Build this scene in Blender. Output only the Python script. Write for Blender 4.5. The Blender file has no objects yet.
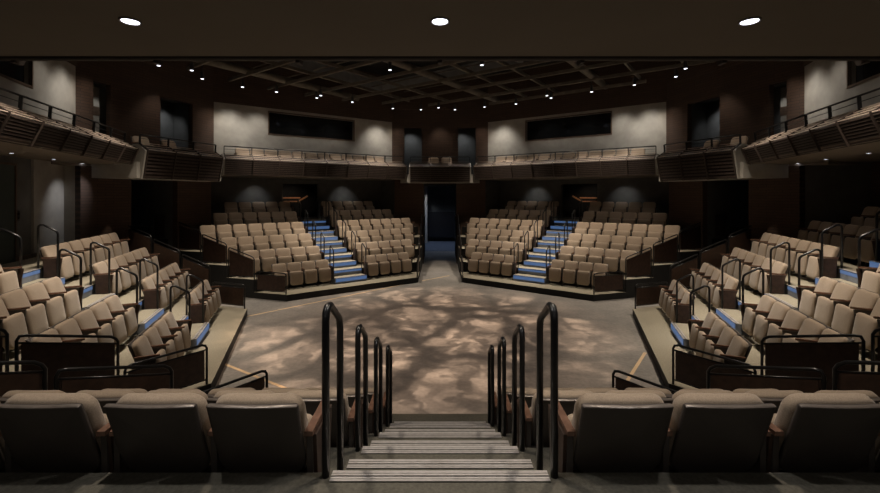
import bpy, bmesh, math, random
from mathutils import Vector, Matrix
random.seed(7)
S = bpy.context.scene
COL = S.collection
R_ = math.radians

# ------------------------------------------------------------------ layout
CY = 9.851            # centre of the five-sided arena
EYE = 3.015           # camera height over the stage floor
APO = 4.341           # platform edge distance from the centre
PITCH, RISE = .819, .181
PZ = .18              # platform height
T36 = math.tan(R_(36)); WOFF = .934
HW = .56              # half width of an aisle
PHI = {'near': -90, 'left': 198, 'far_left': 126, 'far_right': 54, 'right': -18}
VER = {'left_back': 162, 'centre_back': 90, 'right_back': 18, 'left_front': 234, 'right_front': -54}
def RR(k): return 5.269 + PITCH * (k - 1)         # back line of row k
def LV(k): return PZ + 2 * RISE * (k - 1)         # floor level of row k
def wedge(r): return T36 * r - WOFF

# ------------------------------------------------------------------ materials
def mat(name, col, rough=.7, metal=0., emit=None, es=0., noise=None, bump=None, spec=.5, sheen=0.):
    m = bpy.data.materials.new(name); m.use_nodes = True
    nt = m.node_tree; b = nt.nodes['Principled BSDF']
    b.inputs['Base Color'].default_value = (*col, 1); b.inputs['Roughness'].default_value = rough
    b.inputs['Metallic'].default_value = metal
    b.inputs['Specular IOR Level'].default_value = spec
    if sheen: b.inputs['Sheen Weight'].default_value = sheen
    if emit:
        b.inputs['Emission Color'].default_value = (*emit, 1); b.inputs['Emission Strength'].default_value = es
    tc = nt.nodes.new('ShaderNodeTexCoord')
    if noise:
        sc, amt = noise
        n = nt.nodes.new('ShaderNodeTexNoise'); n.inputs['Scale'].default_value = sc; n.inputs['Detail'].default_value = 5
        nt.links.new(tc.outputs['Object'], n.inputs['Vector'])
        r = nt.nodes.new('ShaderNodeMapRange'); r.inputs['To Min'].default_value = 1 - amt; r.inputs['To Max'].default_value = 1 + amt
        r.inputs['From Min'].default_value = .3; r.inputs['From Max'].default_value = .7
        nt.links.new(n.outputs['Fac'], r.inputs['Value'])
        h = nt.nodes.new('ShaderNodeVectorMath'); h.operation = 'SCALE'; h.inputs[0].default_value = col
        nt.links.new(r.outputs['Result'], h.inputs['Scale'])
        nt.links.new(h.outputs['Vector'], b.inputs['Base Color'])
    if bump:
        sc, st, d = bump
        n = nt.nodes.new('ShaderNodeTexNoise'); n.inputs['Scale'].default_value = sc; n.inputs['Detail'].default_value = 3
        nt.links.new(tc.outputs['Object'], n.inputs['Vector'])
        bp = nt.nodes.new('ShaderNodeBump'); bp.inputs['Strength'].default_value = st; bp.inputs['Distance'].default_value = d
        nt.links.new(n.outputs['Fac'], bp.inputs['Height']); nt.links.new(bp.outputs['Normal'], b.inputs['Normal'])
    return m

def brick_mat(name, c1, c2, mortar, sx=1.0, bw=.4, bh=.075):
    m = mat(name, c1, .85); nt = m.node_tree; b = nt.nodes['Principled BSDF']
    tc = nt.nodes.new('ShaderNodeTexCoord'); sp = nt.nodes.new('ShaderNodeSeparateXYZ'); cb = nt.nodes.new('ShaderNodeCombineXYZ')
    nt.links.new(tc.outputs['Object'], sp.inputs[0]); nt.links.new(sp.outputs['X'], cb.inputs['X']); nt.links.new(sp.outputs['Z'], cb.inputs['Y'])
    br = nt.nodes.new('ShaderNodeTexBrick'); br.inputs['Color1'].default_value = (*c1, 1); br.inputs['Color2'].default_value = (*c2, 1)
    br.inputs['Mortar'].default_value = (*mortar, 1); br.inputs['Scale'].default_value = 1
    br.inputs['Brick Width'].default_value = bw; br.inputs['Row Height'].default_value = bh; br.inputs['Mortar Size'].default_value = .006
    nt.links.new(cb.outputs[0], br.inputs['Vector']); nt.links.new(br.outputs['Color'], b.inputs['Base Color'])
    bp = nt.nodes.new('ShaderNodeBump'); bp.inputs['Strength'].default_value = .4; bp.inputs['Distance'].default_value = .004; bp.invert = True
    nt.links.new(br.outputs['Fac'], bp.inputs['Height']); nt.links.new(bp.outputs['Normal'], b.inputs['Normal'])
    return m

M = {}
M['fabric'] = mat('seat_fabric', (.400, .312, .232), .95, noise=(160, .16), bump=(260, .5, .002), spec=.15, sheen=.25)
M['shell'] = mat('seat_shell', (.062, .052, .046), .45, noise=(6, .1), spec=.5)
M['wood'] = mat('arm_wood', (.195, .108, .075), .26, noise=(22, .25))
M['darkwood'] = mat('dark_panel_wood', (.050, .027, .018), .5, noise=(14, .3))
M['steel'] = mat('black_steel', (.012, .012, .013), .30, metal=.1, spec=.5)
M['chrome'] = mat('chrome', (.6, .6, .62), .25, metal=1)
M['alu'] = mat('nosing_aluminium', (.66, .62, .60), .38, metal=.45, noise=(30, .10))
M['trim'] = mat('shell_edge', (.20, .17, .15), .35, metal=.3, noise=(30, .10))
M['carpet'] = mat('tier_carpet', (.330, .295, .225), .95, noise=(45, .14), bump=(180, .6, .003), spec=.1)
M['aisle'] = mat('charcoal_carpet', (.120, .112, .092), .95, noise=(60, .2), bump=(180, .6, .003), spec=.1)  # tier carpet with the front block's dimness put into its colour
M['black'] = mat('black_riser', (.014, .013, .012), .8, noise=(8, .2))
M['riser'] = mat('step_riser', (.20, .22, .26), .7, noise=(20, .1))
M['led'] = mat('step_light', (.10, .13, .20), .5, emit=(.085, .18, .40), es=.37)  # emission stands for the blue LED light falling on the riser
M['brick'] = brick_mat('brown_brick', (.080, .046, .031), (.062, .037, .026), (.034, .023, .018))
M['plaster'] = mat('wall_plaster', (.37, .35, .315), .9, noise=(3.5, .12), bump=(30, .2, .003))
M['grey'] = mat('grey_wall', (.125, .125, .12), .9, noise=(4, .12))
M['soffit'] = mat('balcony_soffit', (.18, .15, .122), .85, noise=(1.5, .06))
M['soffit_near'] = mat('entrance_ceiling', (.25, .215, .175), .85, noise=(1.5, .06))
M['ceil'] = mat('black_ceiling', (.010, .010, .011), .9, noise=(3, .3))
M['beam'] = mat('beam_paint', (.15, .13, .105), .7, noise=(6, .2))
M['duct'] = mat('duct_metal', (.24, .25, .26), .6, noise=(4, .15))
M['slat'] = mat('balcony_slat', (.050, .035, .028), .55, noise=(12, .25))
M['ledge'] = mat('ledge_slat', (.56, .46, .39), .45, metal=.2, noise=(12, .1))
M['backing'] = mat('fascia_backing', (.022, .016, .013), .8, noise=(8, .2))
M['glass'] = mat('booth_glass', (.008, .009, .010), .08, spec=.6, noise=(2, .05))
M['frame'] = mat('window_frame', (.10, .065, .045), .5, noise=(9, .2))
M['door'] = mat('teal_door', (.045, .062, .058), .5, noise=(6, .08))
M['tape'] = mat('tan_tape', (.62, .45, .27), .8, noise=(30, .08))
M['lens'] = mat('lamp_lens', (.9, .9, .95), .3, emit=(.86, .88, 1), es=2.2)
M['lensdim'] = mat('dim_lens', (.5, .5, .55), .3, emit=(.6, .62, .8), es=.6)
M['can'] = mat('lamp_can', (.05, .05, .055), .5, noise=(9, .1))
M['bluefloor'] = mat('lobby_carpet', (.12, .14, .18), .9, noise=(12, .2))
M['screen'] = mat('screen_black', (.012, .013, .016), .3, noise=(5, .1))
M['label'] = mat('pale_board', (.42, .41, .42), .6, noise=(8, .06))
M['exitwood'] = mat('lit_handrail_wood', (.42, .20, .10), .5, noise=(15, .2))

# stage floor: grey-brown concrete, procedural mottling
def stage_mat():
    m = mat('stage_concrete', (.2, .18, .16), .72, spec=.3); nt = m.node_tree; b = nt.nodes['Principled BSDF']
    tc = nt.nodes.new('ShaderNodeTexCoord')
    n1 = nt.nodes.new('ShaderNodeTexNoise'); n1.inputs['Scale'].default_value = .9; n1.inputs['Detail'].default_value = 8; n1.inputs['Roughness'].default_value = .62
    n2 = nt.nodes.new('ShaderNodeTexNoise'); n2.inputs['Scale'].default_value = 14; n2.inputs['Detail'].default_value = 6
    nt.links.new(tc.outputs['Object'], n1.inputs['Vector']); nt.links.new(tc.outputs['Object'], n2.inputs['Vector'])
    cr = nt.nodes.new('ShaderNodeValToRGB'); cr.color_ramp.elements[0].position = .33; cr.color_ramp.elements[1].position = .68
    cr.color_ramp.elements[0].color = (.180, .168, .155, 1); cr.color_ramp.elements[1].color = (.285, .262, .235, 1)
    nt.links.new(n1.outputs['Fac'], cr.inputs[0])
    mr = nt.nodes.new('ShaderNodeMapRange'); mr.inputs['From Min'].default_value = .3; mr.inputs['From Max'].default_value = .7
    mr.inputs['To Min'].default_value = .85; mr.inputs['To Max'].default_value = 1.15
    nt.links.new(n2.outputs['Fac'], mr.inputs['Value'])
    v = nt.nodes.new('ShaderNodeVectorMath'); v.operation = 'SCALE'
    nt.links.new(cr.outputs[0], v.inputs[0]); nt.links.new(mr.outputs[0], v.inputs['Scale']); nt.links.new(v.outputs[0], b.inputs['Base Color'])
    return m
M['stage'] = stage_mat()

# ------------------------------------------------------------------ mesh helpers
class MB:
    def __init__(s): s.bm = bmesh.new(); s.mi = 0
    def _f(s, vs, mi=None):
        try:
            f = s.bm.faces.new(vs); f.material_index = s.mi if mi is None else mi; return f
        except ValueError: return None
    def box(s, x0, x1, y0, y1, z0, z1, top=None):
        v = [s.bm.verts.new(p) for p in ((x0,y0,z0),(x1,y0,z0),(x1,y1,z0),(x0,y1,z0),(x0,y0,z1),(x1,y0,z1),(x1,y1,z1),(x0,y1,z1))]
        for i, q in enumerate(((3,2,1,0),(4,5,6,7),(0,1,5,4),(1,2,6,5),(2,3,7,6),(3,0,4,7))):
            s._f([v[j] for j in q], top if (i == 1 and top is not None) else None)
        return s
    def bar(s, a, b, w, h, up=(0,0,1)):
        a, b = Vector(a), Vector(b); d = (b - a).normalized(); u = Vector(up); sd = d.cross(u).normalized(); u = sd.cross(d).normalized()
        P = []
        for p in (a, b):
            for i, j in ((-1,-1),(1,-1),(1,1),(-1,1)): P.append(s.bm.verts.new(p + sd*w/2*i + u*h/2*j))
        for q in ((0,1,2,3),(7,6,5,4),(0,4,5,1),(1,5,6,2),(2,6,7,3),(3,7,4,0)): s._f([P[j] for j in q])
        return s
    def prism(s, poly, z0, z1, top=None):     # poly of (x,y), counter-clockwise
        n = len(poly); lo = [s.bm.verts.new((x, y, z0)) for x, y in poly]; hi = [s.bm.verts.new((x, y, z1)) for x, y in poly]
        s._f(lo[::-1]); s._f(hi, top)
        for i in range(n): s._f([lo[i], lo[(i+1)%n], hi[(i+1)%n], hi[i]])
        return s
    def slab(s, poly3, off):                  # planar 3-D polygon with thickness vector
        off = Vector(off); n = len(poly3)
        a = [s.bm.verts.new(Vector(p)) for p in poly3]; b = [s.bm.verts.new(Vector(p) + off) for p in poly3]
        s._f(a[::-1]); s._f(b)
        for i in range(n): s._f([a[i], a[(i+1)%n], b[(i+1)%n], b[i]])
        return s
    def tube(s, pts, r, n=8, closed=False):
        pts = [Vector(p) for p in pts]; rings = []; N = len(pts); prev = None
        for i, p in enumerate(pts):
            if closed: d = (pts[(i+1)%N] - pts[i-1]).normalized()
            else: d = (pts[min(i+1, N-1)] - pts[max(i-1, 0)]).normalized()
            if prev is None:
                x = d.cross(Vector((0,0,1)))
                if x.length < .1: x = d.cross(Vector((1,0,0)))
            else: x = prev - d * prev.dot(d)
            x.normalize(); prev = x; y = d.cross(x)
            k = 1.0
            if 0 < i < N-1:
                c = (pts[i+1]-p).normalized().dot((p-pts[i-1]).normalized()); k = 1/max(.6, math.sqrt((1+c)/2))
            rings.append([s.bm.verts.new(p + (x*math.cos(2*math.pi*j/n) + y*math.sin(2*math.pi*j/n))*r*(1 if k==1 else (1+k)/2)) for j in range(n)])
        for i in range(N if closed else N-1):
            a, b = rings[i], rings[(i+1)%N]
            for j in range(n):
                f = s._f([a[j], a[(j+1)%n], b[(j+1)%n], b[j]])
                if f: f.smooth = True
        if not closed: s._f(rings[0][::-1]); s._f(rings[-1])
        return s
    def disc(s, c, r, z0, z1, n=20):
        lo = [s.bm.verts.new((c[0]+r*math.cos(2*math.pi*i/n), c[1]+r*math.sin(2*math.pi*i/n), z0)) for i in range(n)]
        hi = [s.bm.verts.new((v.co.x, v.co.y, z1)) for v in lo]
        s._f(lo[::-1]); s._f(hi)
        for i in range(n): s._f([lo[i], lo[(i+1)%n], hi[(i+1)%n], hi[i]])
        return s
    def pillow(s, w, h, rings, rt, rb, mtx, bend=0., seg=5):
        # rounded-rectangle outline in XZ, lofted through (inset, y) rings; closed by centre points
        def outline(ins):
            W, H = w/2 - ins, h/2 - ins; o = []
            for cx, cz, r, a0 in ((1, 1, rt, 0), (-1, 1, rt, 90), (-1, -1, rb, 180), (1, -1, rb, 270)):
                r = max(.004, r - ins*.6)
                for k in range(seg+1):
                    a = R_(a0 + 90*k/seg); o.append((cx*(W-r) + r*math.cos(a), cz*(H-r) + r*math.sin(a)))
            # extra points along the long top and bottom runs so the bend is smooth
            out = []
            for i, p in enumerate(o):
                q = o[(i+1) % len(o)]; out.append(p)
                if abs(p[0]-q[0]) > .1:
                    for t in (.25, .5, .75): out.append((p[0]+(q[0]-p[0])*t, p[1]+(q[1]-p[1])*t))
            return out
        L = []
        for ins, y in rings:
            L.append([s.bm.verts.new(mtx @ Vector((x, y + bend*x*x, z))) for x, z in outline(ins)])
        n = len(L[0])
        for a, b in zip(L, L[1:]):
            for j in range(n):
                f = s._f([a[j], a[(j+1)%n], b[(j+1)%n], b[j]])
                if f: f.smooth = True
        for ring, y, fl in ((L[0], rings[0][1], 1), (L[-1], rings[-1][1], 0)):
            c = s.bm.verts.new(mtx @ Vector((0, y, 0)))
            for j in range(n):
                vs = [ring[j], ring[(j+1)%n], c]
                f = s._f(vs[::-1] if fl else vs)
                if f: f.smooth = True
        return s
    def build(s, name, mats, parent=None, loc=None, rotz=None):
        bmesh.ops.recalc_face_normals(s.bm, faces=s.bm.faces[:])
        me = bpy.data.meshes.new(name); s.bm.to_mesh(me); s.bm.free()
        for m in (mats if isinstance(mats, (list, tuple)) else [mats]): me.materials.append(m)
        o = bpy.data.objects.new(name, me); COL.objects.link(o)
        if parent: o.parent = parent
        if loc is not None: o.location = loc
        if rotz is not None: o.rotation_euler[2] = rotz
        return o

def tag(o, label, cat, group=None, kind=None):
    if label: o['label'] = label
    if cat: o['category'] = cat
    if group: o['group'] = group
    if kind: o['kind'] = kind
    return o
def struct(o, label=None):
    o['kind'] = 'structure'
    if label: o['label'] = label
    return o
def empty(name, loc=(0,0,0), rz=0.):
    e = bpy.data.objects.new(name, None); e.empty_display_size = .2; COL.objects.link(e)
    e.location = loc; e.rotation_euler[2] = rz; return e
def frame(phi): return (0, CY, 0), R_(phi + 90)
def W(phi, u, r, z):
    p = R_(phi); return Vector((r*math.cos(p) - u*math.sin(p), CY + r*math.sin(p) + u*math.cos(p), z))
def inner(name, phi, u, r, z, extra=0.): return empty(name, W(phi, u, r, z), R_(phi + 90 + extra))
ORD = ['', 'first', 'second', 'third', 'fourth', 'fifth', 'sixth', 'seventh', 'eighth', 'ninth', 'tenth', 'eleventh', 'twelfth', 'thirteenth', 'fourteenth', 'fifteenth', 'sixteenth', 'seventeenth', 'eighteenth']
BN = {'near': 'front block', 'left': 'left block', 'far_left': 'far left block', 'far_right': 'far right block', 'right': 'right block',
      'left_back': 'left rear corner', 'centre_back': 'centre rear corner', 'right_back': 'right rear corner'}

# ------------------------------------------------------------------ stage floor and tape
struct(MB().prism([(-14,-3),(14,-3),(14,26),(-14,26)], -.1, 0).build('floor', M['stage']))
def tape(p, q, lab):
    a = Vector((*p, 0)); b = Vector((*q, 0)); d = (b-a).normalized()
    o = MB().bar(a + Vector((0,0,.0015)), b + Vector((0,0,.0015)), .055, .003).build('floor_tape', M['tape'])
    tag(o, lab, 'tape')
tape((-4.02, 7.70), (-2.0, 6.36), 'tan tape strip on the stage floor at its near left corner')
tape((3.93, 8.14), (2.78, 6.54), 'tan tape strip on the stage floor at its near right corner')
tape((-4.80, 10.55), (-1.0, 14.6), 'long tan tape strip running before the far left seating platform')
tape((-.62, 14.95), (.35, 15.9), 'short tan tape strip on the floor before the rear doorway')

# ------------------------------------------------------------------ seating tiers
BACK = {'near': 12.2, 'left': 8.78, 'far_left': 9.95, 'far_right': 9.95, 'right': 9.95}
NROW = {'near': 5, 'left': 5, 'far_left': 6, 'far_right': 6, 'right': 6}
for b, phi in PHI.items():
    loc, rz = frame(phi); mb = MB()
    r0 = APO
    for k in range(1, NROW[b] + 1):
        r1 = RR(k) if k < NROW[b] else BACK[b]
        w0, w1 = wedge(r0), wedge(r1)
        mb.prism([(-w1, -r1), (w1, -r1), (w0, -r0), (-w0, -r0)], 0, LV(k), top=1)
        r0 = r1
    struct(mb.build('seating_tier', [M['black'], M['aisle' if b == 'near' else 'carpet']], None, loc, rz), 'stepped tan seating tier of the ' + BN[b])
    # thin pale edge on the platform lip
    st = empty('aisle_stairs', *frame(phi))
    tag(st, {'near': 'grey carpeted stairs with metal nosings running down to the stage', 'left': 'stairs with blue step lights climbing the left block',
             'right': 'stairs with blue step lights climbing the right block', 'far_left': 'blue lit stairs climbing the middle of the far left block',
             'far_right': 'blue lit stairs climbing the middle of the far right block'}[b], 'stairs', 'aisle stairs between the seats')
    for k in range(2, NROW[b] + 1):
        rk = RR(k-1)
        # intermediate step standing on the row below
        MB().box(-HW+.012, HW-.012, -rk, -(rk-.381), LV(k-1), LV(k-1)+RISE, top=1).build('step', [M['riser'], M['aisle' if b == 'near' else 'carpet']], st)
        for rr, z in ((rk-.381, LV(k-1)+RISE), (rk, LV(k))):
            n = MB()
            hw = HW - .025
            for ya, yb in ((-.006, .014), (.018, .032), (.042, .056), (.060, .072)): n.box(-hw, hw, -(rr+yb), -(rr+ya), z, z+.007)
            n.mi = 1; n.box(-hw, hw, -(rr+.074), -(rr-.006), z, z+.003); n.mi = 0
            n.build('nosing', [M['alu'], M['black']], st)
            # riser face with a glowing band: LED strip plus its blue spill painted in
            if b != 'near':
                MB().box(-hw, hw, -(rr), -(rr-.006), z-RISE+.004, z-.03).build('riser_panel', M['riser'], st)
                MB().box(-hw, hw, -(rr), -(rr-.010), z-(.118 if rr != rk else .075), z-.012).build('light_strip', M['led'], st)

# ------------------------------------------------------------------ theatre seats
def seat_proto(aisle=0, s=.485):
    e = empty('theater_seat')
    hw = s/2
    tilt = Matrix.Translation((0, .03, .57)) @ Matrix.Rotation(R_(-20), 4, 'X')
    # local +y faces the stage; -20 deg about X leans the top backwards
    tilt = Matrix.Translation((0, .032, .565)) @ Matrix.Rotation(R_(20), 4, 'X')
    b = MB().pillow(s-.042, .405, [(.035,-.035),(.008,-.030),(0,-.012),(0,.022),(.012,.038),(.040,.047),(.12,.054)], .080, .03, tilt, bend=.18)
    b.build('backrest', M['fabric'], e)
    ts = Matrix.Translation((0, -.018, .532)) @ Matrix.Rotation(R_(20), 4, 'X')
    shl = MB().pillow(s-.050, .445, [(.012,-.012),(0,-.009),(0,.010)], .014, .085, ts, bend=.18).build('back_shell', M['shell'], e)
    tt = ts @ Matrix.Translation((0, -.008, .220))
    MB().pillow(s-.055, .008, [(.002,-.008),(0,-.006),(0,.012)], .003, .003, tt, bend=.18, seg=2).build('shell_trim', M['trim'], shl)
    pan = Matrix.Translation((0, .262, .318)) @ Matrix.Rotation(R_(9), 4, 'X')
    MB().pillow(s-.074, .42, [(.06,-.052),(.02,-.045),(0,-.025),(0,.018),(.010,.034),(.035,.042),(.12,.048)], .05, .095, pan).build('seat_cushion', M['fabric'], e)
    h = MB().box(-hw+.028, hw-.028, .13, .17, .25, .29); hb = h.build('hinge_bar', M['steel'], e)
    k = MB(); k.tube([(-hw+.022, .155, .27), (-hw+.045, .155, .27)], .018, 8); k.tube([(hw-.022, .155, .27), (hw-.045, .155, .27)], .018, 8); k.build('hinge_cap', M['chrome'], hb)
    def arm(x):
        a = MB().slab([(x-.021, .0, .543), (x+.021, .0, .543), (x+.019, .290, .553), (x+.008, .310, .553), (x-.008, .310, .553), (x-.019, .290, .553)], (0, 0, .024))
        a.build('armrest', M['wood'], e)
        MB().slab([(x-.015, .03, .15), (x-.015, .22, .15), (x-.015, .27, .543), (x-.015, .02, .543)], (.03, 0, 0)).box(x-.014, x+.014, .10, .16, 0, .16).box(x-.022, x+.022, .02, .26, 0, .014).build('arm_stand', M['shell'], e)
    if aisle >= 0: arm(hw)
    if aisle <= 0: arm(-hw)
    # aisle: -1 -> this seat carries left arm only extra panel at left etc.
    return e
def kids(o): return [c for c in COL.objects if c.parent == o]
PROTO = {}
def make_seat_set():
    # kinds: 'R' arm on +x only, 'L' arm on -x only, 'AR' both arms with end panel on +x, 'AL' both arms with end panel on -x
    for kind in ('R', 'L', 'AR', 'AL'):
        e = seat_proto({'R': 1, 'L': -1}.get(kind, 0)); hw = .2425
        if kind[0] == 'A':
            x = hw if kind == 'AR' else -hw; sg = 1 if x > 0 else -1
            MB().slab([(x+sg*.016, .06, .16), (x+sg*.016, .27, .16), (x+sg*.016, .330, .541), (x+sg*.016, .02, .541)], (sg*.018, 0, 0)).build('end_panel', M['darkwood'], e)
        PROTO[kind] = (e, [c for c in bpy.data.objects if c.parent == e])
    return
make_seat_set()
GRAND = {c.name: [g_ for g_ in bpy.data.objects if g_.parent == c] for e_, ch_ in PROTO.values() for c in ch_}
SEATS = 0; used = set()
def place_seat(kind, phi, u, r, z, sx, label, group, cat='seat', extra=0.):
    global SEATS
    e, ch = PROTO[kind]
    if kind in used:
        n = e.copy(); COL.objects.link(n)
        for c in ch:
            d = c.copy(); COL.objects.link(d); d.parent = n
            for g_ in GRAND.get(c.name, []):
                h_ = g_.copy(); COL.objects.link(h_); h_.parent = d
    else: used.add(kind); n = e
    n.location = W(phi, u, r, z); n.rotation_euler = (0, 0, R_(phi + 90 + extra)); n.scale = (sx, 1, 1)
    tag(n, label, cat, group); SEATS += 1
    return n

# side words: u>0 / u<0 halves of each block
HALF = {'near': {1: 'right', -1: 'left'}, 'left': {1: 'near', -1: 'far'}, 'right': {1: 'far', -1: 'near'}, 'far_left': {1: 'left', -1: 'right'}, 'far_right': {1: 'left', -1: 'right'}}
ROWS = {
 'far_left': {1: [4,5,6,7,6,5], -1: [4,5,6,7,6,5]},
 'far_right': {-1: [4,5,6,7,6,5], 1: [4,5,6,7,6,5]},
 'left': {1: [4,5,6,4], -1: [4,5,6,7]},
 'right': {-1: [4,5,6,4], 1: [4,5,6,7,6,5]},
 'near': {1: [4,5,6,4], -1: [4,5,6,4]},
}
LOOK = {'near': 'tan folding seat with dark back', 'left': 'tan folding theater seat', 'right': 'tan folding theater seat', 'far_left': 'tan folding theater seat', 'far_right': 'tan folding theater seat'}
def visible(p, m=40):
    if p.y < .5: return False
    x = 440 + p.x/p.y*425.15
    return -m < x < 880 + m
for b, sides in ROWS.items():
    phi = PHI[b]
    for sg, counts in sides.items():
        for k, n in enumerate(counts, 1):
            s = .445 if k == 1 else .485
            for i in range(n):
                u = sg * (.62 + s*(i+.5))
                if b == 'near' and k == 4: u = sg * (.90, 1.39, 1.94, 2.44)[i]
                p = W(phi, u, RR(k), LV(k) + .7)
                if not visible(p, 25 if b != 'near' else 90): continue
                if k == 6:
                    if b != 'near' : pass
                if i == 0: kind = 'AL' if sg > 0 else 'AR'
                else: kind = 'R' if sg > 0 else 'L'
                if b == 'near' and k == 4 and i == 2: kind = 'AL' if sg > 0 else 'AR'
                rown = ORD[k] + ' row'
                pos = 'first from the stairs' if i == 0 else ORD[i+1] + ' from the stairs'
                lab = '%s %s, %s, %s half of %s' % ('tan folding seat' if b != 'near' else 'dark backed seat', pos, rown, HALF[b][sg], BN[b])
                place_seat(kind, phi, u, RR(k), LV(k), s/.485, lab, 'seats of the %s in the %s' % (rown, BN[b]))

# ------------------------------------------------------------------ handrails beside the stairs
RPROTO = None
def rail_mesh():
    h = .825; pts = []
    pts += [(0, -.03, 0), (0, -.03, h-.06), (0, -.022, h-.02), (0, .005, h), (0, .05, h-.002)]
    pts += [(0, .235, h-.115), (0, .262, h-.145), (0, .272, h-.19), (0, .272, -RISE)]
    return MB().tube(pts, .0190, 10)
for b, phi in PHI.items():
    for k in range(2, {'near': 5, 'left': 5, 'right': 6, 'far_left': 6, 'far_right': 6}[b] + 1):
        for sg in (1, -1):
            if RPROTO is None:
                o = rail_mesh().build('handrail', M['steel']); RPROTO = o
            else: o = RPROTO.copy(); COL.objects.link(o)
            o.location = W(phi, sg*(HW+.003), RR(k-1), LV(k)); o.rotation_euler = (0, 0, R_(phi+90))
            tag(o, 'black hoop handrail, %s step up the %s side of the %s stairs' % (ORD[k-1], HALF[b][sg], BN[b]), 'handrail', 'handrails of the %s' % BN[b])

# ------------------------------------------------------------------ guard panels along the entrance passages
for b, phi in PHI.items():
    for sg in (1, -1):
        if b == 'near' and sg == 0: continue
        for k in range(1, 6):
            if b in ('near', 'left', 'right') and k > 5: continue
            ra = APO + .06 if k == 1 else RR(k-1) + .03
            rb = RR(k) - .03
            if b == 'left': rb = min(rb, 8.6)
            z = LV(k); h0 = .60 if k == 1 else .645; h1 = .60 if k == 1 else .645 + (.27 if k < 5 else .12)
            def P(r, zz, ins=.035): return Vector((sg*(wedge(r)-ins/math.cos(R_(36))), -r, zz))
            e = empty('guard_rail', *frame(phi)); 
            tag(e, 'dark wood guard panel with black rail, %s row, %s end of %s' % (ORD[k], HALF[b][sg], BN[b]), 'guard rail', 'guard panels of the %s' % BN[b])
            c = .06
            dr = rb - ra
            top = lambda r: z + h0 + (h1-h0)*(r-ra)/dr
            pts = [P(ra, z), P(ra, top(ra)-c), P(ra+.018, top(ra)-.018), P(ra+c, top(ra+c)), P(rb-c, top(rb-c)), P(rb-.018, top(rb)-.018), P(rb, top(rb)-c), P(rb, z)]
            MB().tube(pts, .017, 8).build('rail_frame', M['steel'], e)
            MB().tube([P(ra, z+.07), P(rb, z+.07)], .011, 6).build('cross_rail', M['steel'], e)
            MB().tube([P(ra, top(ra)-.085), P(rb, top(rb)-.085)], .011, 6).build('cross_rail', M['steel'], e)
            q = [P(ra+.03, z+.085), P(rb-.03, z+.085), P(rb-.03, top(rb-.03)-.095), P(ra+.03, top(ra+.03)-.095)]
            nrm = (q[1]-q[0]).cross(q[3]-q[0]).normalized()*.02
            MB().slab([v - nrm/2 for v in q], nrm).build('wood_panel', M['darkwood'], e)

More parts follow.
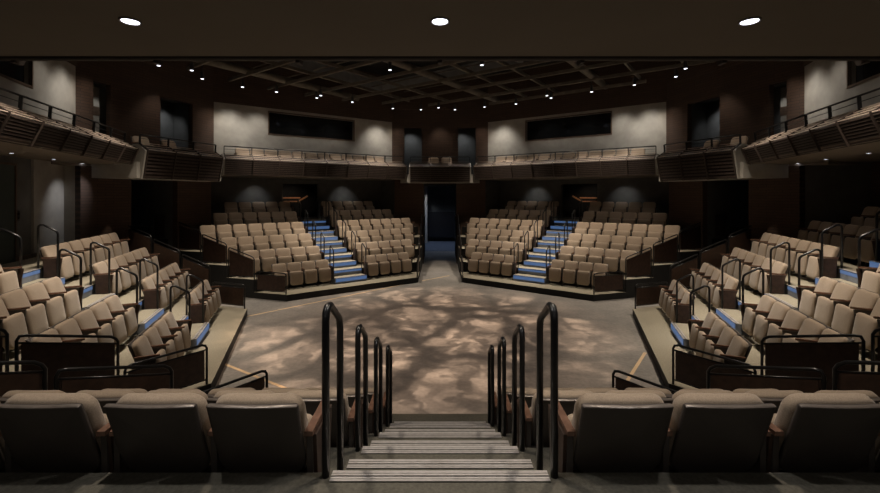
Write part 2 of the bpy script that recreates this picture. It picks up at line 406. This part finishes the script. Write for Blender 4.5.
# ------------------------------------------------------------------ walls
def wall_box(name, phi, u0, u1, r0, r1, z0, z1, m, label=None):
    o = MB().box(u0, u1, -r1, -r0, z0, z1).build(name, m, None, *frame(phi)); return struct(o, label)
TOP = EYE + 3.75
ZS = {'near': .80, 'left': .80, 'right': .80, 'far_left': .67, 'far_right': .67}     # soffit heights over the eye
FLO = EYE + .86                                                                       # balcony floor
WR = 8.40; WU = 3.5; VR = 8.85
for b, phi in PHI.items():
    loc, rz = frame(phi)
    # ground level back wall
    br = BACK[b]
    hwid = wedge(br) - .03
    nm = 'wall_' + b
    if b in ('far_left', 'far_right', 'right'):
        # opening at the stair head with a passage behind
        mb = MB(); zc = EYE + ZS[b]
        if b == 'right': mb.box(-hwid, hwid, -br-.2, -br, 0, zc)
        else:
            mb.box(-hwid, -.75, -br-.2, -br, 0, zc).box(.75, hwid, -br-.2, -br, 0, zc).box(-.75, .75, -br-.2, -br, 0, LV(6)).box(-.75, .75, -br-.2, -br, EYE+.47, zc)
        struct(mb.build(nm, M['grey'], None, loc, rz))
        if b != 'right':
            struct(MB().box(-1.5, 1.5, -br-2.0, -br-1.8, 0, zc).box(-1.5, 1.5, -br-1.8, -br-.2, 0, LV(6)).box(-1.6,-1.5,-br-2,-br-.2,0,zc).box(1.5,1.6,-br-2,-br-.2,0,zc).box(-1.5,1.5,-br-2,-br-.2,zc-.05,zc).build('wall_passage_' + b, M['ceil'], None, loc, rz))
            e = empty('passage_handrail', *frame(phi)); tag(e, 'lit wooden handrails in the opening above the %s stairs' % BN[b], 'handrail')
            so = 1 if b == 'far_left' else -1
            MB().bar((-so*.35, -br-1.2, LV(6)+.90), (so*.62, -br-1.2, LV(6)+.90), .05, .06).build('upper_rail', M['exitwood'], e)
            MB().bar((-so*.25, -br-1.2, LV(6)+.74), (so*.62, -br-1.2, LV(6)+.74), .04, .05).bar((-so*.25, -br-1.2, LV(6)+.74), (-so*.68, -br-1.2, LV(6)+.98), .05, .06).build('lower_rail', M['exitwood'], e)
            MB().box(-so*.25-.02, -so*.25+.02, -br-1.22, -br-1.18, LV(6), LV(6)+.74).box(so*.88-.02, so*.88+.02, -br-1.22, -br-1.18, LV(6), LV(6)+.83).build('post', M['steel'], e)
    else:
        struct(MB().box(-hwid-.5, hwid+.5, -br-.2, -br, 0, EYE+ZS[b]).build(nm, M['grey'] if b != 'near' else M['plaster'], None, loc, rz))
    # upper wall behind the balcony with a booth window
    w = 1.68; zb, zt = EYE + 2.27, EYE + 3.06
    zp = EYE + 3.2
    mb = MB()
    mb.box(-WU, -w, -WR-.2, -WR, FLO, zp).box(w, WU, -WR-.2, -WR, FLO, zp).box(-w, w, -WR-.2, -WR, FLO, zb).box(-w, w, -WR-.2, -WR, zt, zp)
    struct(mb.build('wall_upper_' + b, M['plaster'], None, loc, rz))
    struct(MB().box(-WU-.02, WU+.02, -WR-.22, -WR+.02, zp, EYE+5.2).build('wall_frieze_' + b, M['brick'], None, loc, rz))
    e = empty('window_' + str(list(PHI).index(b)+1), loc, rz); struct(e, 'dark booth window in the plaster wall of the ' + BN[b])
    MB().box(-w, w, -WR-.05, -WR+.015, zb-.05, zb).box(-w, w, -WR-.05, -WR+.015, zt, zt+.04).box(-w-.04, -w, -WR-.05, -WR+.015, zb-.05, zt+.04).box(w, w+.04, -WR-.05, -WR+.015, zb-.05, zt+.04).build('window_frame', M['frame'], e)
    MB().box(-w, w, -WR-.15, -WR-.12, zb, zt).build('pane', M['glass'], e)
    # soffit slab and balcony floor
    ub = 3.42
    rfe = 7.35 if b == 'near' else 7.18
    rback = 12.4 if b == 'near' else br
    wb = wedge(rback) + .5
    poly = [(-wb, -rback), (wb, -rback), (ub+.3, -7.9), (ub, -rfe), (-ub, -rfe), (-ub-.3, -7.9)]
    struct(MB().prism(poly, EYE+ZS[b], FLO, top=1).build('ceiling_balcony_' + b, [M['soffit_near' if b == 'near' else 'soffit'], M['carpet']], None, loc, rz))

# vertices of the pentagon: brick piers, doorways, upper brick wall with two openings
for v, phi in VER.items():
    loc, rz = frame(phi)
    zl = EYE + (.44 if v != 'centre_back' else .52)
    d = .72
    mb = MB()
    mb.box(-2.0, -d, -VR-.2, -VR, 0, zl+.3).box(d, 2.0, -VR-.2, -VR, 0, zl+.3).box(-d, d, -VR-.2, -VR, zl, zl+.3)
    struct(mb.build('wall_pier_' + v, M['brick'], None, loc, rz))
    # piers return outwards to the back walls
    mb = MB()
    for sg in (1, -1):
        q = [(sg*d, -VR-.2), (sg*(d+.12), -VR-.2), (sg*1.42, -13.0), (sg*1.3, -13.0)]
        mb.prism(q if sg < 0 else q[::-1], 0, zl+.3)
        q = [(sg*2.0, -VR-.2), (sg*1.9, -VR-.2), (sg*2.9, -10.6), (sg*3.02, -10.6)]
        if sg > 0: q = q[::-1]
        pale = v == 'left_back' and sg > 0
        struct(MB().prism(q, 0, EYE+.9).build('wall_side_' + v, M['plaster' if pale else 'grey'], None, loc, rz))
    struct(mb.build('wall_return_' + v, M['grey'], None, loc, rz))
    zt = EYE + 2.96
    ops = {'left_back': (-1.27, -.15, 1.27, 1.70), 'right_back': (-1.70, -1.27, .15, 1.27)}.get(v, (-1.58, -.80, .80, 1.58))
    mb = MB(); o0, o1, o2, o3 = ops
    mb.box(-2.2, o0, -VR-.18, -VR, FLO, TOP).box(o1, o2, -VR-.18, -VR, FLO, TOP).box(o3, 2.2, -VR-.18, -VR, FLO, TOP).box(o0, o1, -VR-.18, -VR, zt, TOP).box(o2, o3, -VR-.18, -VR, zt, TOP)
    struct(mb.build('wall_upper_' + v, M['brick'], None, loc, rz))
    struct(MB().box(-2.2, 2.2, -VR-.2, -VR+.02, TOP, EYE+5.2).build('wall_frieze_' + v, M['brick'], None, loc, rz))
    mb = MB()
    mb.box(-2.2, 2.2, -VR-1.9, -VR-1.75, FLO, zt+.3).box(-2.2,-2.05,-VR-1.9,-VR-.18,FLO,zt+.3).box(2.05,2.2,-VR-1.9,-VR-.18,FLO,zt+.3).box(-2.2,2.2,-VR-1.9,-VR-.18,zt+.3,zt+.4)
    struct(mb.build('wall_vestibule_' + v, M['grey'], None, loc, rz))
    # corner balcony volume and floor
    poly = [(-2.3, -11), (2.3, -11), (1.45, -7.72), (-1.45, -7.72)]
    struct(MB().prism([(-1.75, -VR-.02), (1.75, -VR-.02), (1.36, -7.78), (-1.36, -7.78)], zl, FLO, top=1).build('ceiling_corner_' + v, [M['plaster'], M['carpet']], None, loc, rz))
    struct(MB().box(-2.6, 2.6, -VR-2, -VR-.02, FLO-.12, FLO).build('ceiling_landing_' + v, [M['soffit']], None, loc, rz))
for v, sg in (('left_back', 1), ('right_back', -1)):
    loc, rz = frame(VER[v]); x0, x1 = sorted((sg*1.13, sg*1.34))
    e = empty('wall_column_' + v, loc, rz); struct(e)
    MB().box(x0, x1, -9.7, -9.5, FLO, EYE+2.95).build('plaster_face', M['plaster'], e)
    MB().box(x0-.01, x1+.01, -9.7, -9.49, EYE+2.18, EYE+2.42).build('wood_band', M['frame'], e)
# lobby shell behind the corner doorways
for v, depth in (('centre_back', 18.0), ('left_back', 14.5), ('right_back', 14.5)):
    phi = VER[v]; loc, rz = frame(phi)
    zl = EYE + .6
    mb = MB().box(-3.2, 3.2, -depth-.2, -depth, 0, zl).box(-3.3, -3.2, -depth, -13.0, 0, zl).box(3.2, 3.3, -depth, -13.0, 0, zl).box(-3.3, -1.3, -13.1, -13.0, 0, zl).box(1.3, 3.3, -13.1, -13.0, 0, zl)
    struct(mb.build('wall_lobby_' + v, M['grey'], None, loc, rz))
    struct(MB().box(-3.3, 3.3, -depth-.2, -12.8, zl, zl+.1).box(-1.4, 1.4, -12.9, -VR-.2, zl-.14, zl-.04).build('ceiling_lobby_' + v, M['ceil'], None, loc, rz))
    struct(MB().box(-3.2, 3.2, -depth, -12.95, 0, .012).build('floor_lobby_' + v, M['bluefloor'], None, loc, rz))
loc, rz = frame(90)
tag(MB().box(-.95, .80, -17.6, -17.5, .3, 1.95).build('notice_board', M['screen'], None, loc, rz), 'large black panel standing in the lobby behind the rear doorway', 'panel')
struct(MB().box(.80, 1.12, -17.1, -16.8, 0, EYE+.6).build('wall_column_lobby', M['plaster'], None, loc, rz))
loc, rz = frame(18)
tag(MB().box(-.1, .3, -13.8, -13.74, .9, 2.7).build('pale_board', M['label'], None, loc, rz), 'tall pale board seen through the right rear doorway', 'board')
loc, rz = frame(162)
tag(MB().box(-.6, .55, -13.9, -13.8, 1.4, 2.6).build('wall_screen', M['screen'], None, loc, rz), 'dark wall screen seen through the left rear doorway', 'screen')

# left ground wall: pale plaster bay, teal door, switch plate, brown brick bay
phi = 198; loc, rz = frame(phi); br = BACK['left']
struct(MB().box(-4.50, -2.45, -br, -br+.05, LV(5), EYE+.8).build('wall_left_bay', M['plaster'], None, loc, rz))
struct(MB().box(-5.4, -4.50, -br, -br+.06, LV(5), EYE+.8).build('wall_left_brick', M['brick'], None, loc, rz))
e = empty('door_1', loc, rz); struct(e, 'dark teal door in the left wall at the stair head')
MB().box(-1.78, -.70, -br, -br+.05, LV(5), LV(5)+2.0).build('door_leaf', M['door'], e)
MB().box(-1.83, -1.78, -br, -br+.07, LV(5), LV(5)+2.05).box(-.70, -.65, -br, -br+.07, LV(5), LV(5)+2.05).box(-1.83, -.65, -br, -br+.07, LV(5)+2.0, LV(5)+2.05).build('door_frame', M['frame'], e)
struct(MB().box(-5.2, -.65-1.2, -br+.05, -br+.07, LV(5), LV(5)+.09).build('baseboard_left', M['frame'], None, loc, rz))
e = empty('switch_plate', W(phi, -1.95, br, LV(5)+.95), R_(phi+90)); tag(e, 'dark switch plate on the left wall beside the teal door', 'switch')
MB().box(-.07, .07, 0, .02, -.11, .11).build('plate', M['steel'], e)
MB().box(-.02, .02, .02, .035, .02, .06).box(-.02, .02, .02, .035, -.07, -.03).build('toggle', M['chrome'], e)
# right ground wall brick bay behind its last rows
loc, rz = frame(-18)
struct(MB().box(3.3, 5.6, -9.95, -9.85, LV(6), EYE+.8).build('wall_right_brick', M['brick'], None, loc, rz))

# ------------------------------------------------------------------ balconies
def balcony(phi, hw, rf, zb, n, name, lab):
    e = empty('balcony_front', *frame(phi)); tag(e, lab, 'balcony', 'slatted balcony fronts')
    zt, zl = EYE+1.17, EYE+1.36                     # ledge front and back heights
    zb = EYE + zb; rt, rbk, rbo = rf, rf+.30, rf+.16
    bw = 2*hw/n
    rbo2 = rbo
    # solid backing of the front and ledge
    MB().slab([(-hw, -(rt+.03), zt-.01), (-hw, -rbo2-.03, zb), (-hw, -rbo2-.06, zb), (-hw, -(rbk+.0), FLO), (-hw, -(rbk+.02), zl-.03)], (2*hw, 0, 0)).build('front_backing', M['backing'], e)
    for i in range(n):
        x0, x1 = -hw + bw*i + .015, -hw + bw*(i+1) - .015
        m = MB(); ns = 8
        for j in range(ns):
            t = (j+.5)/ns; r = rt + (rbo2-rt)*t; z = zt + (zb-zt)*t
            m.bar((x0, -r, z), (x1, -r, z), .022, (zt-zb)/ns*.55)
        m.build('slatted_panel', M['slat'], e)
        m = MB()
        for j in range(4):
            t = j/3; r = rt + (rbk-rt)*t; z = zt + (zl-zt)*t
            m.bar((x0, -r, z+.016), (x1, -r, z+.016), .026, .016)
        m.build('slatted_ledge', M['ledge'], e)
    for i in range(n+1):
        x = -hw + bw*i
        MB().slab([(x-.012, -(rbk+.01), zl+.035), (x-.012, -(rt-.03), zt+.02), (x-.012, -(rt-.03), zt-.03), (x-.012, -rbo2+.04, zb-.01), (x-.012, -rbo2-.02, zb-.01), (x-.012, -(rt+.02), zt-.02)], (.024, 0, 0)).build('bracket', M['slat'], e)
        MB().bar((x, -(rbk+.02), FLO), (x, -(rbk-.03), EYE+1.58), .022, .05, up=(0,1,0)).build('post', M['steel'], e)
    MB().tube([(-hw, -(rbk-.03), EYE+1.585), (hw, -(rbk-.03), EYE+1.585)], .017, 8).build('top_rail', M['steel'], e)
    MB().tube([(-hw, -(rbk-.01), EYE+1.49), (hw, -(rbk-.01), EYE+1.49)], .006, 6).build('wire', M['steel'], e)
    # plaster end cheeks
    for sg in (1, -1):
        x = sg*(hw+.03)
        MB().slab([(x-.025, -(rt+.01), zt-.02), (x-.025, -rbo2, zb-.02), (x-.025, -rbo2-.35, zb-.02), (x-.025, -(rbk+.25), zl-.04), (x-.025, -(rbk), zl-.02)], (.05, 0, 0)).build('end_cheek', M['plaster'], e)
for b, phi in PHI.items():
    balcony(phi, 3.36, {'near': 7.17, 'left': 7.04, 'right': 7.04}.get(b, 6.98), ZS[b]-.01, 8, b, {'near': 'edge of the slatted balcony over the entrance ceiling and camera', 'left': 'brown slatted balcony front running along the left wall',
            'right': 'brown slatted balcony front running along the right wall', 'far_left': 'slatted balcony front above the far left seats', 'far_right': 'slatted balcony front above the far right seats'}[b])
for v, phi in VER.items():
    if v.endswith('front'): continue
    balcony(phi, 1.22, 7.58, .44 if v != 'centre_back' else .52, 3, v, {'left_back': 'short slatted balcony front above the left rear doorway', 'centre_back': 'short slatted balcony front above the centre rear doorway',
            'right_back': 'short slatted balcony front above the right rear doorway', 'left_front': 'short balcony front left of the camera', 'right_front': 'short balcony front right of the camera'}[v])
# balcony seats
for b in ('far_left', 'far_right', 'left', 'right'):
    phi = PHI[b]
    for i in range(12):
        u = -2.67 + .485*i
        p = W(phi, u, 8.05, FLO + .6)
        if not visible(p, 10): continue
        j = (12 - i) if b in ('far_left', 'far_right') else ((12 - i) if b == 'left' else (i + 1))
        if b in ('left', 'right'): j = i + 1 if b == 'left' else 12 - i
        side = 'left' if b in ('far_left', 'far_right') else 'far'
        place_seat('R', phi, u, 8.05, FLO, 1, 'pale folding seat on the %s balcony, %s from its %s end' % ({'far_left': 'far left', 'far_right': 'far right', 'left': 'left', 'right': 'right'}[b], ORD[j], side), 'seats on the %s balcony' % b.replace('_', ' '))
for v, us in (('left_back', (.72, -.12)), ('right_back', (.12, -.72)), ('centre_back', (.28, -.28))):
    for u in us:
        place_seat('R', VER[v], u, 8.5, FLO, 1, 'pale folding seat on the %s balcony, %s of its pair' % (BN[v], 'left' if u == max(us) else 'right'), 'seats on the %s balcony' % BN[v])

# ------------------------------------------------------------------ ceiling and lighting grid
struct(MB().prism([(-13,-4),(13,-4),(13,22),(-13,22)], EYE+5.2, EYE+5.35).build('ceiling', M['ceil']))
g = empty('lighting_grid', (0, CY, 0)); tag(g, 'dark steel lighting grid of crossing beams hung under the black ceiling', 'lighting grid')
ed = Vector((math.cos(R_(54)), math.sin(R_(54)), 0)); nd = Vector((math.sin(R_(54)), -math.cos(R_(54)), 0))
def chord(o, d, R=8.2):
    L = R*R - o*o
    return math.sqrt(L) if L > 0 else 0
cen = Vector((0, CY, 0))
def beam(axis, off, w, h, z, rnd=False):
    d, n = (ed, nd) if axis == 0 else (nd, ed)
    o = off - cen.dot(n); t = chord(o, d)
    if t < 1: return
    a, b = n*o - d*t, n*o + d*t; a.z = b.z = EYE + z
    m = MB()
    if rnd: m.tube([a, b], w/2, 12)
    else: m.bar(a, b, w, h)
    m.build('beam', M['beam'], g)
for off in (-12.9, -8.47, -4.2, .1): beam(0, off, .24, .24, 3.95, True)
for off in (-11.6, -10.3, -7.3, -6.0, -3.0, -1.6): beam(0, off, .07, .10, 3.98)
for off in (1.7, 3.1, 4.5, 5.9, 7.3, 8.7, 10.1, 11.5, 12.9, 14.3, 15.6): beam(1, off, .06, .10, 3.82)
for off in (4.9, 8.0, 9.4, 12.2, 13.6): beam(1, off, .035, .035, 4.35)
# square duct frame in the middle of the grid
B = Vector((-2.4, 17.6, 0)); D1 = Vector((.81, -.588, 0)); D2 = Vector((-.588, -.81, 0)); dm = MB()
Cc = B + D1*6.3; A = B + D2*5.0; Dd = Cc + D2*5.0
for p, q in ((B, Cc), (B, A), (Cc, Dd), (A, Dd)):
    dm.bar(p + Vector((0,0,EYE+4.45)), q + Vector((0,0,EYE+4.45)), .05, .42)
tag(dm.build('air_duct', M['duct']), 'grey sheet metal frame around the opening in the middle of the ceiling', 'duct')

# ------------------------------------------------------------------ lamps
def spot(loc, target, energy, angle, blend=.5, col=(1,.86,.70), size=.06):
    l = bpy.data.lights.new('spot', 'SPOT'); l.energy = energy; l.spot_size = R_(angle); l.spot_blend = blend; l.color = col; l.shadow_soft_size = size
    o = bpy.data.objects.new('spot_light', l); COL.objects.link(o); o.location = loc
    d = Vector(target) - Vector(loc); o.rotation_euler = d.to_track_quat('-Z', 'Y').to_euler(); return o
GRID = [(-7.36,13.16),(-6.58,14.17),(-5.71,14.85),(-4.31,15.38),(-4.57,15.77),(-3.39,16.45),(-1.96,17.69),(-.80,17.93),(-.06,17.52),(-1.44,12.24),(-7.82,11.82),(-7.17,12.28),
        (1.16,11.77),(.63,17.93),(1.82,17.38),(3.0,16.81),(3.87,15.38),(4.12,15.77),(5.29,14.83),(6.36,13.91),(7.17,12.93),(6.99,12.10),(7.58,11.55)]
proto = None
gd = sorted(GRID)
for i, (x, y) in enumerate(gd):
    z = EYE + 3.6
    if proto is None:
        e = empty('ceiling_spotlight')
        cc = [MB().disc((0,0), .052, 0, .22, 16).build('lamp_can', M['can'], e), MB().disc((0,0), .045, -.008, 0, 16).build('lens', M['lens'], e), MB().tube([(0,0,.22),(0,0,.42)], .012, 6).build('hanger', M['steel'], e)]
        proto = (e, cc)
    else:
        e = proto[0].copy(); COL.objects.link(e)
        for c in proto[1]:
            d = c.copy(); COL.objects.link(d); d.parent = e
    e.location = (x, y, z)
    tag(e, 'small round spotlight glowing under the lighting grid, %s from the left' % (ORD + ['nineteenth','twentieth','twenty-first','twenty-second','twenty-third'])[i+1], 'spotlight', 'spotlights under the lighting grid')

def downlight(p, r, lab, grp, m='lensdim'):
    e = empty('downlight', p); tag(e, lab, 'downlight', grp)
    o = MB(); n = 28
    for i in range(n):
        a0, a1 = 2*math.pi*i/n, 2*math.pi*(i+1)/n
        ring = []
        for a in (a0, a1):
            for rr, zz in ((r, -.004), (r*1.18, -.008), (r*1.25, 0)): ring.append(o.bm.verts.new((rr*math.cos(a), rr*math.sin(a), zz)))
        o._f([ring[0], ring[1], ring[4], ring[3]]); o._f([ring[1], ring[2], ring[5], ring[4]])
    o.build('trim_ring', M['soffit'], e)
    MB().disc((0,0), r*.99, -.006, -.001, 28).build('lens', M[m], e)
zs = EYE + .80
for x, w in ((-1.42, 'left'), (0, 'centre'), (1.42, 'right')):
    downlight((x, 1.95, zs), .036, 'bright round downlight in the brown ceiling over the camera, %s one' % w, 'downlights over the camera', 'lens')
for b in ('left', 'right', 'far_left', 'far_right'):
    phi = PHI[b]; us = (-2.65, -1.35, 0, 1.35, 2.65) if b.startswith('far') else (-3.6, -2.3, -.85, .6)
    if b == 'right': us = tuple(-u for u in us)
    rr = 7.66 if b.startswith('far') else 8.3
    for i, u in enumerate(sorted(us, reverse=(b in ('far_left', 'far_right', 'left')))):
        downlight(W(phi, u, rr, EYE + ZS[b]), .035, 'small round downlight under the %s balcony, %s from the %s' % (b.replace('_', ' '), ORD[i+1] if True else '', 'left' if b.startswith('far') or b == 'left' else 'near end'), 'downlights under the %s balcony' % b.replace('_', ' '), 'lensdim' if b.startswith('far') else 'lens')

# ------------------------------------------------------------------ light
WARM = (1, .86, .70)
for b, phi in PHI.items():
    for sg in (1, -1):
        if b == 'near': spot(W(phi, sg*1.9, 5.6, EYE+3.6), W(phi, sg*1.7, 6.9, 1.2), 300, 70, .8, WARM, .10)
        else:
            spot(W(phi, sg*2.0, 5.85, EYE+3.6), W(phi, sg*1.8, 6.3, 1.0), 560, 76, .75, WARM, .08)
    if b != 'near': spot(W(phi, 0, 6.3, EYE+3.6), W(phi, 0, 6.6, 1.0), 420, 44, .8, (1, .92, .8), .08)
# stage wash through a break-up pattern (gobo)
def gobo(loc, target, energy, angle, scale, seedv, col):
    o = spot(loc, target, energy, angle, .45, col, .015); l = o.data; l.use_nodes = True; nt = l.node_tree
    em = next(n for n in nt.nodes if n.type == 'EMISSION')
    tc = nt.nodes.new('ShaderNodeTexCoord')
    sp = nt.nodes.new('ShaderNodeSeparateXYZ'); nt.links.new(tc.outputs['Normal'], sp.inputs[0])
    dx = nt.nodes.new('ShaderNodeMath'); dx.operation = 'DIVIDE'; dy = nt.nodes.new('ShaderNodeMath'); dy.operation = 'DIVIDE'
    nt.links.new(sp.outputs['X'], dx.inputs[0]); nt.links.new(sp.outputs['Z'], dx.inputs[1]); nt.links.new(sp.outputs['Y'], dy.inputs[0]); nt.links.new(sp.outputs['Z'], dy.inputs[1])
    cb = nt.nodes.new('ShaderNodeCombineXYZ'); nt.links.new(dx.outputs[0], cb.inputs[0]); nt.links.new(dy.outputs[0], cb.inputs[1]); cb.inputs[2].default_value = seedv
    n0 = nt.nodes.new('ShaderNodeTexNoise'); n0.inputs['Scale'].default_value = scale*.9; n0.inputs['Detail'].default_value = 3
    nt.links.new(cb.outputs[0], n0.inputs['Vector'])
    mx = nt.nodes.new('ShaderNodeVectorMath'); mx.operation = 'MULTIPLY_ADD'; mx.inputs[1].default_value = (.16,)*3
    nt.links.new(n0.outputs['Color'], mx.inputs[0]); nt.links.new(cb.outputs[0], mx.inputs[2])
    outs = []
    for kind, sc, w, off in (('v', scale*.55, .16, 0.), ('n', scale*1.0, .075, 3.7), ('v', scale*1.5, .16, 9.1)):
        ad = nt.nodes.new('ShaderNodeVectorMath'); ad.operation = 'ADD'; ad.inputs[1].default_value = (off, off*.6, off*1.3); nt.links.new(mx.outputs[0], ad.inputs[0])
        mr = nt.nodes.new('ShaderNodeMapRange'); mr.interpolation_type = 'SMOOTHSTEP'; mr.inputs['From Min'].default_value = .0; mr.inputs['From Max'].default_value = w
        if kind == 'n':
            vo = nt.nodes.new('ShaderNodeTexNoise'); vo.inputs['Scale'].default_value = sc; vo.inputs['Detail'].default_value = 3; vo.inputs['Roughness'].default_value = .6
            nt.links.new(ad.outputs[0], vo.inputs['Vector'])
            sb = nt.nodes.new('ShaderNodeMath'); sb.operation = 'SUBTRACT'; sb.inputs[1].default_value = .5; nt.links.new(vo.outputs['Fac'], sb.inputs[0])
            ab = nt.nodes.new('ShaderNodeMath'); ab.operation = 'ABSOLUTE'; nt.links.new(sb.outputs[0], ab.inputs[0]); nt.links.new(ab.outputs[0], mr.inputs['Value'])
        else:
            vo = nt.nodes.new('ShaderNodeTexVoronoi'); vo.feature = 'DISTANCE_TO_EDGE'; vo.inputs['Scale'].default_value = sc
            nt.links.new(ad.outputs[0], vo.inputs['Vector']); nt.links.new(vo.outputs['Distance'], mr.inputs['Value'])
        mn = nt.nodes.new('ShaderNodeMath'); mn.operation = 'MAXIMUM'; mn.inputs[1].default_value = {'n': .42}.get(kind, .10 if sc < scale else .6); nt.links.new(mr.outputs[0], mn.inputs[0])
        if len(outs) == 0: outs = [mn]
        elif len(outs) == 1: outs.append(mn)
        else:
            mu = nt.nodes.new('ShaderNodeMath'); mu.operation = 'MULTIPLY'; nt.links.new(outs[1].outputs[0], mu.inputs[0]); nt.links.new(mn.outputs[0], mu.inputs[1]); outs[1] = mu
    n1 = nt.nodes.new('ShaderNodeTexNoise'); n1.inputs['Scale'].default_value = scale*.8; n1.inputs['Detail'].default_value = 2
    nt.links.new(cb.outputs[0], n1.inputs['Vector'])
    mr2 = nt.nodes.new('ShaderNodeMapRange'); mr2.inputs['From Min'].default_value = .40; mr2.inputs['From Max'].default_value = .56; mr2.interpolation_type = 'SMOOTHSTEP'
    nt.links.new(n1.outputs['Fac'], mr2.inputs['Value'])
    m1 = nt.nodes.new('ShaderNodeMath'); m1.operation = 'MULTIPLY'; nt.links.new(outs[0].outputs[0], m1.inputs[0])
    mxx = nt.nodes.new('ShaderNodeMath'); mxx.operation = 'MAXIMUM'; nt.links.new(outs[1].outputs[0], mxx.inputs[0]); mxx.inputs[1].default_value = .1
    nt.links.new(mxx.outputs[0], m1.inputs[1])
    m2 = nt.nodes.new('ShaderNodeMath'); m2.operation = 'MULTIPLY_ADD'; m2.inputs[1].default_value = .5; m2.inputs[2].default_value = .5
    nt.links.new(mr2.outputs[0], m2.inputs[0])
    m3 = nt.nodes.new('ShaderNodeMath'); m3.operation = 'MULTIPLY'; nt.links.new(m1.outputs[0], m3.inputs[0]); nt.links.new(m2.outputs[0], m3.inputs[1])
    m4 = nt.nodes.new('ShaderNodeMath'); m4.operation = 'MULTIPLY_ADD'; m4.inputs[1].default_value = .92; m4.inputs[2].default_value = .08
    nt.links.new(m3.outputs[0], m4.inputs[0]); nt.links.new(m4.outputs[0], em.inputs['Strength'])
    return o
gobo((-.9, 10.2, EYE+3.7), (-.5, 9.8, 0), 3100, 72, 6.0, 1.3, (1, .71, .51))
# general dim wash of the whole floor
spot((0, CY, EYE+3.7), (0, CY, 0), 100, 88, .8, (.90, .92, .95), .3)
# plaster wall washers
for b, phi in PHI.items():
    if b == 'near': continue
    for u, e_ in (((3.0, 62), (2.1, 42), (.7, 20), (-.7, 20), (-2.75, 68)) if b.startswith('far_l') else ((-3.0, 62), (-2.1, 42), (.7, 20), (-.7, 20), (2.75, 68)) if b.startswith('far_r') else ((3.0, 48), (2.0, 20), (.2, 12), (-2.0, 18), (-2.9, 52))):
        spot(W(phi, u, 7.55, EYE+3.3), W(phi, u, 8.4, EYE+1.7), e_, 84, 1, (1, .92, .82), .12)
for v, phi in VER.items():
    if v.endswith('front'): continue
    for u in (-1.9, 0, 1.9):
        spot(W(phi, u, 8.2, EYE+3.4), W(phi, u, 8.85, EYE+1.6), 17, 78, 1, (1, .84, .68), .08)
    for u in ((1.5, -1.0) if v != 'left_back' else (-1.5, 1.9)): spot(W(phi, u, VR+1.15, EYE+3.1), W(phi, u-.1, VR+1.75, EYE+2.0), 12, 100, 1, (.95, .97, 1), .05)
# balcony downlights
for b in ('left', 'right', 'far_left', 'far_right'):
    phi = PHI[b]
    for u in (-2.4, -.8, .8, 2.4):
        spot(W(phi, u, 7.3, EYE+3.5), W(phi, u, 7.2, EYE+1), 210 if b.startswith('far') else 9, 50, .9, (1, .9, .8), .05)
    for u in ((-2.65, -1.35, 0, 1.35, 2.65) if b.startswith('far') else ((-2.3, -.85) if b == 'left' else (2.3, .85))):
        spot(W(phi, u, 7.66 if b.startswith('far') else 8.0, EYE+ZS[b]-.02), W(phi, u, 8.6, EYE-1.2), 5 if b.startswith('far') else 2.2, 80, 1, (1, .9, .8), .03)
    if b.startswith('far'):
        for u in (1.85, -1.85): spot(W(phi, u, 9.35, EYE+ZS[b]-.02), W(phi, u, 9.9, EYE-.5), 10, 90, 1, (1, .97, .93), .05)
spot(W(198, -3.4, 7.75, EYE+.72), W(198, -3.45, 8.75, EYE-.35), 22, 62, 1, (.95, .95, 1), .03)
for x in (-1.6, 0, 1.6): spot((x, -.35, zs-.03), (x, .9, 1.6), 12, 100, 1, (1, .93, .86), .10)  # added spots without fixtures behind the camera, brightening the near seat backs
for x in (-1.42, 0, 1.42): spot((x, 1.95, zs-.03), (x, 1.95, 0), 20, 120, .7, (1, .95, .9), .04)
for v, sg in (('left_back', 1), ('right_back', -1)):
    spot(W(VER[v], sg*1.25, 9.12, EYE+2.9), W(VER[v], sg*1.25, 9.55, EYE+1.9), 5, 70, .8, (1, .97, .9), .05)
spot(W(90, .95, 16.1, EYE+.35), W(90, .95, 16.9, 2.3), 9, 60, .8, (.95, .96, 1), .05)
for v in ('left_back', 'centre_back', 'right_back'):
    for u in (-.8, .8): spot(W(VER[v], u, 7.95, EYE+3.5), W(VER[v], u, 7.8, EYE+1), 110 if v == 'centre_back' else 60, 44, .9, (1, .9, .8), .05)
# lobby lights
spot((0, CY+15.2, EYE+.5), (0, CY+15.2, 0), 90, 140, .8, (.62, .74, 1), .2)
spot((-1.1, CY+15.2, EYE+.4), (-1.1, CY+17, 1.8), 16, 60, .7, (.85, .9, 1), .05)
for v in ('left_back', 'right_back'):
    spot(W(VER[v], 0, 13.4, EYE+.5), W(VER[v], 0, 13.4, 0), 5, 140, .8, (.6, .74, 1), .2)
for b in ('far_left', 'far_right'): spot(W(PHI[b], 0, 10.6, EYE+.6), W(PHI[b], 0, 11.2, EYE-.3), 14, 110, .8, (1, .8, .6), .05)
w = bpy.data.worlds.new('world'); S.world = w; w.use_nodes = True
w.node_tree.nodes['Background'].inputs[0].default_value = (.5, .5, .55, 1); w.node_tree.nodes['Background'].inputs[1].default_value = .01

# ------------------------------------------------------------------ camera
c = bpy.data.cameras.new('camera'); c.sensor_width = 36; c.lens = 425.15/880*36; c.shift_y = -(246.5-195.04)/880; c.clip_start = .05
co = bpy.data.objects.new('camera', c); COL.objects.link(co); co.location = (0, 0, EYE); co.rotation_euler = (R_(90), 0, 0)
S.camera = co
S.view_settings.view_transform = 'Standard'; S.view_settings.look = 'None'; S.view_settings.gamma = 1; S.view_settings.exposure = .5
print('SEATS', SEATS, 'OBJECTS', len(bpy.data.objects))
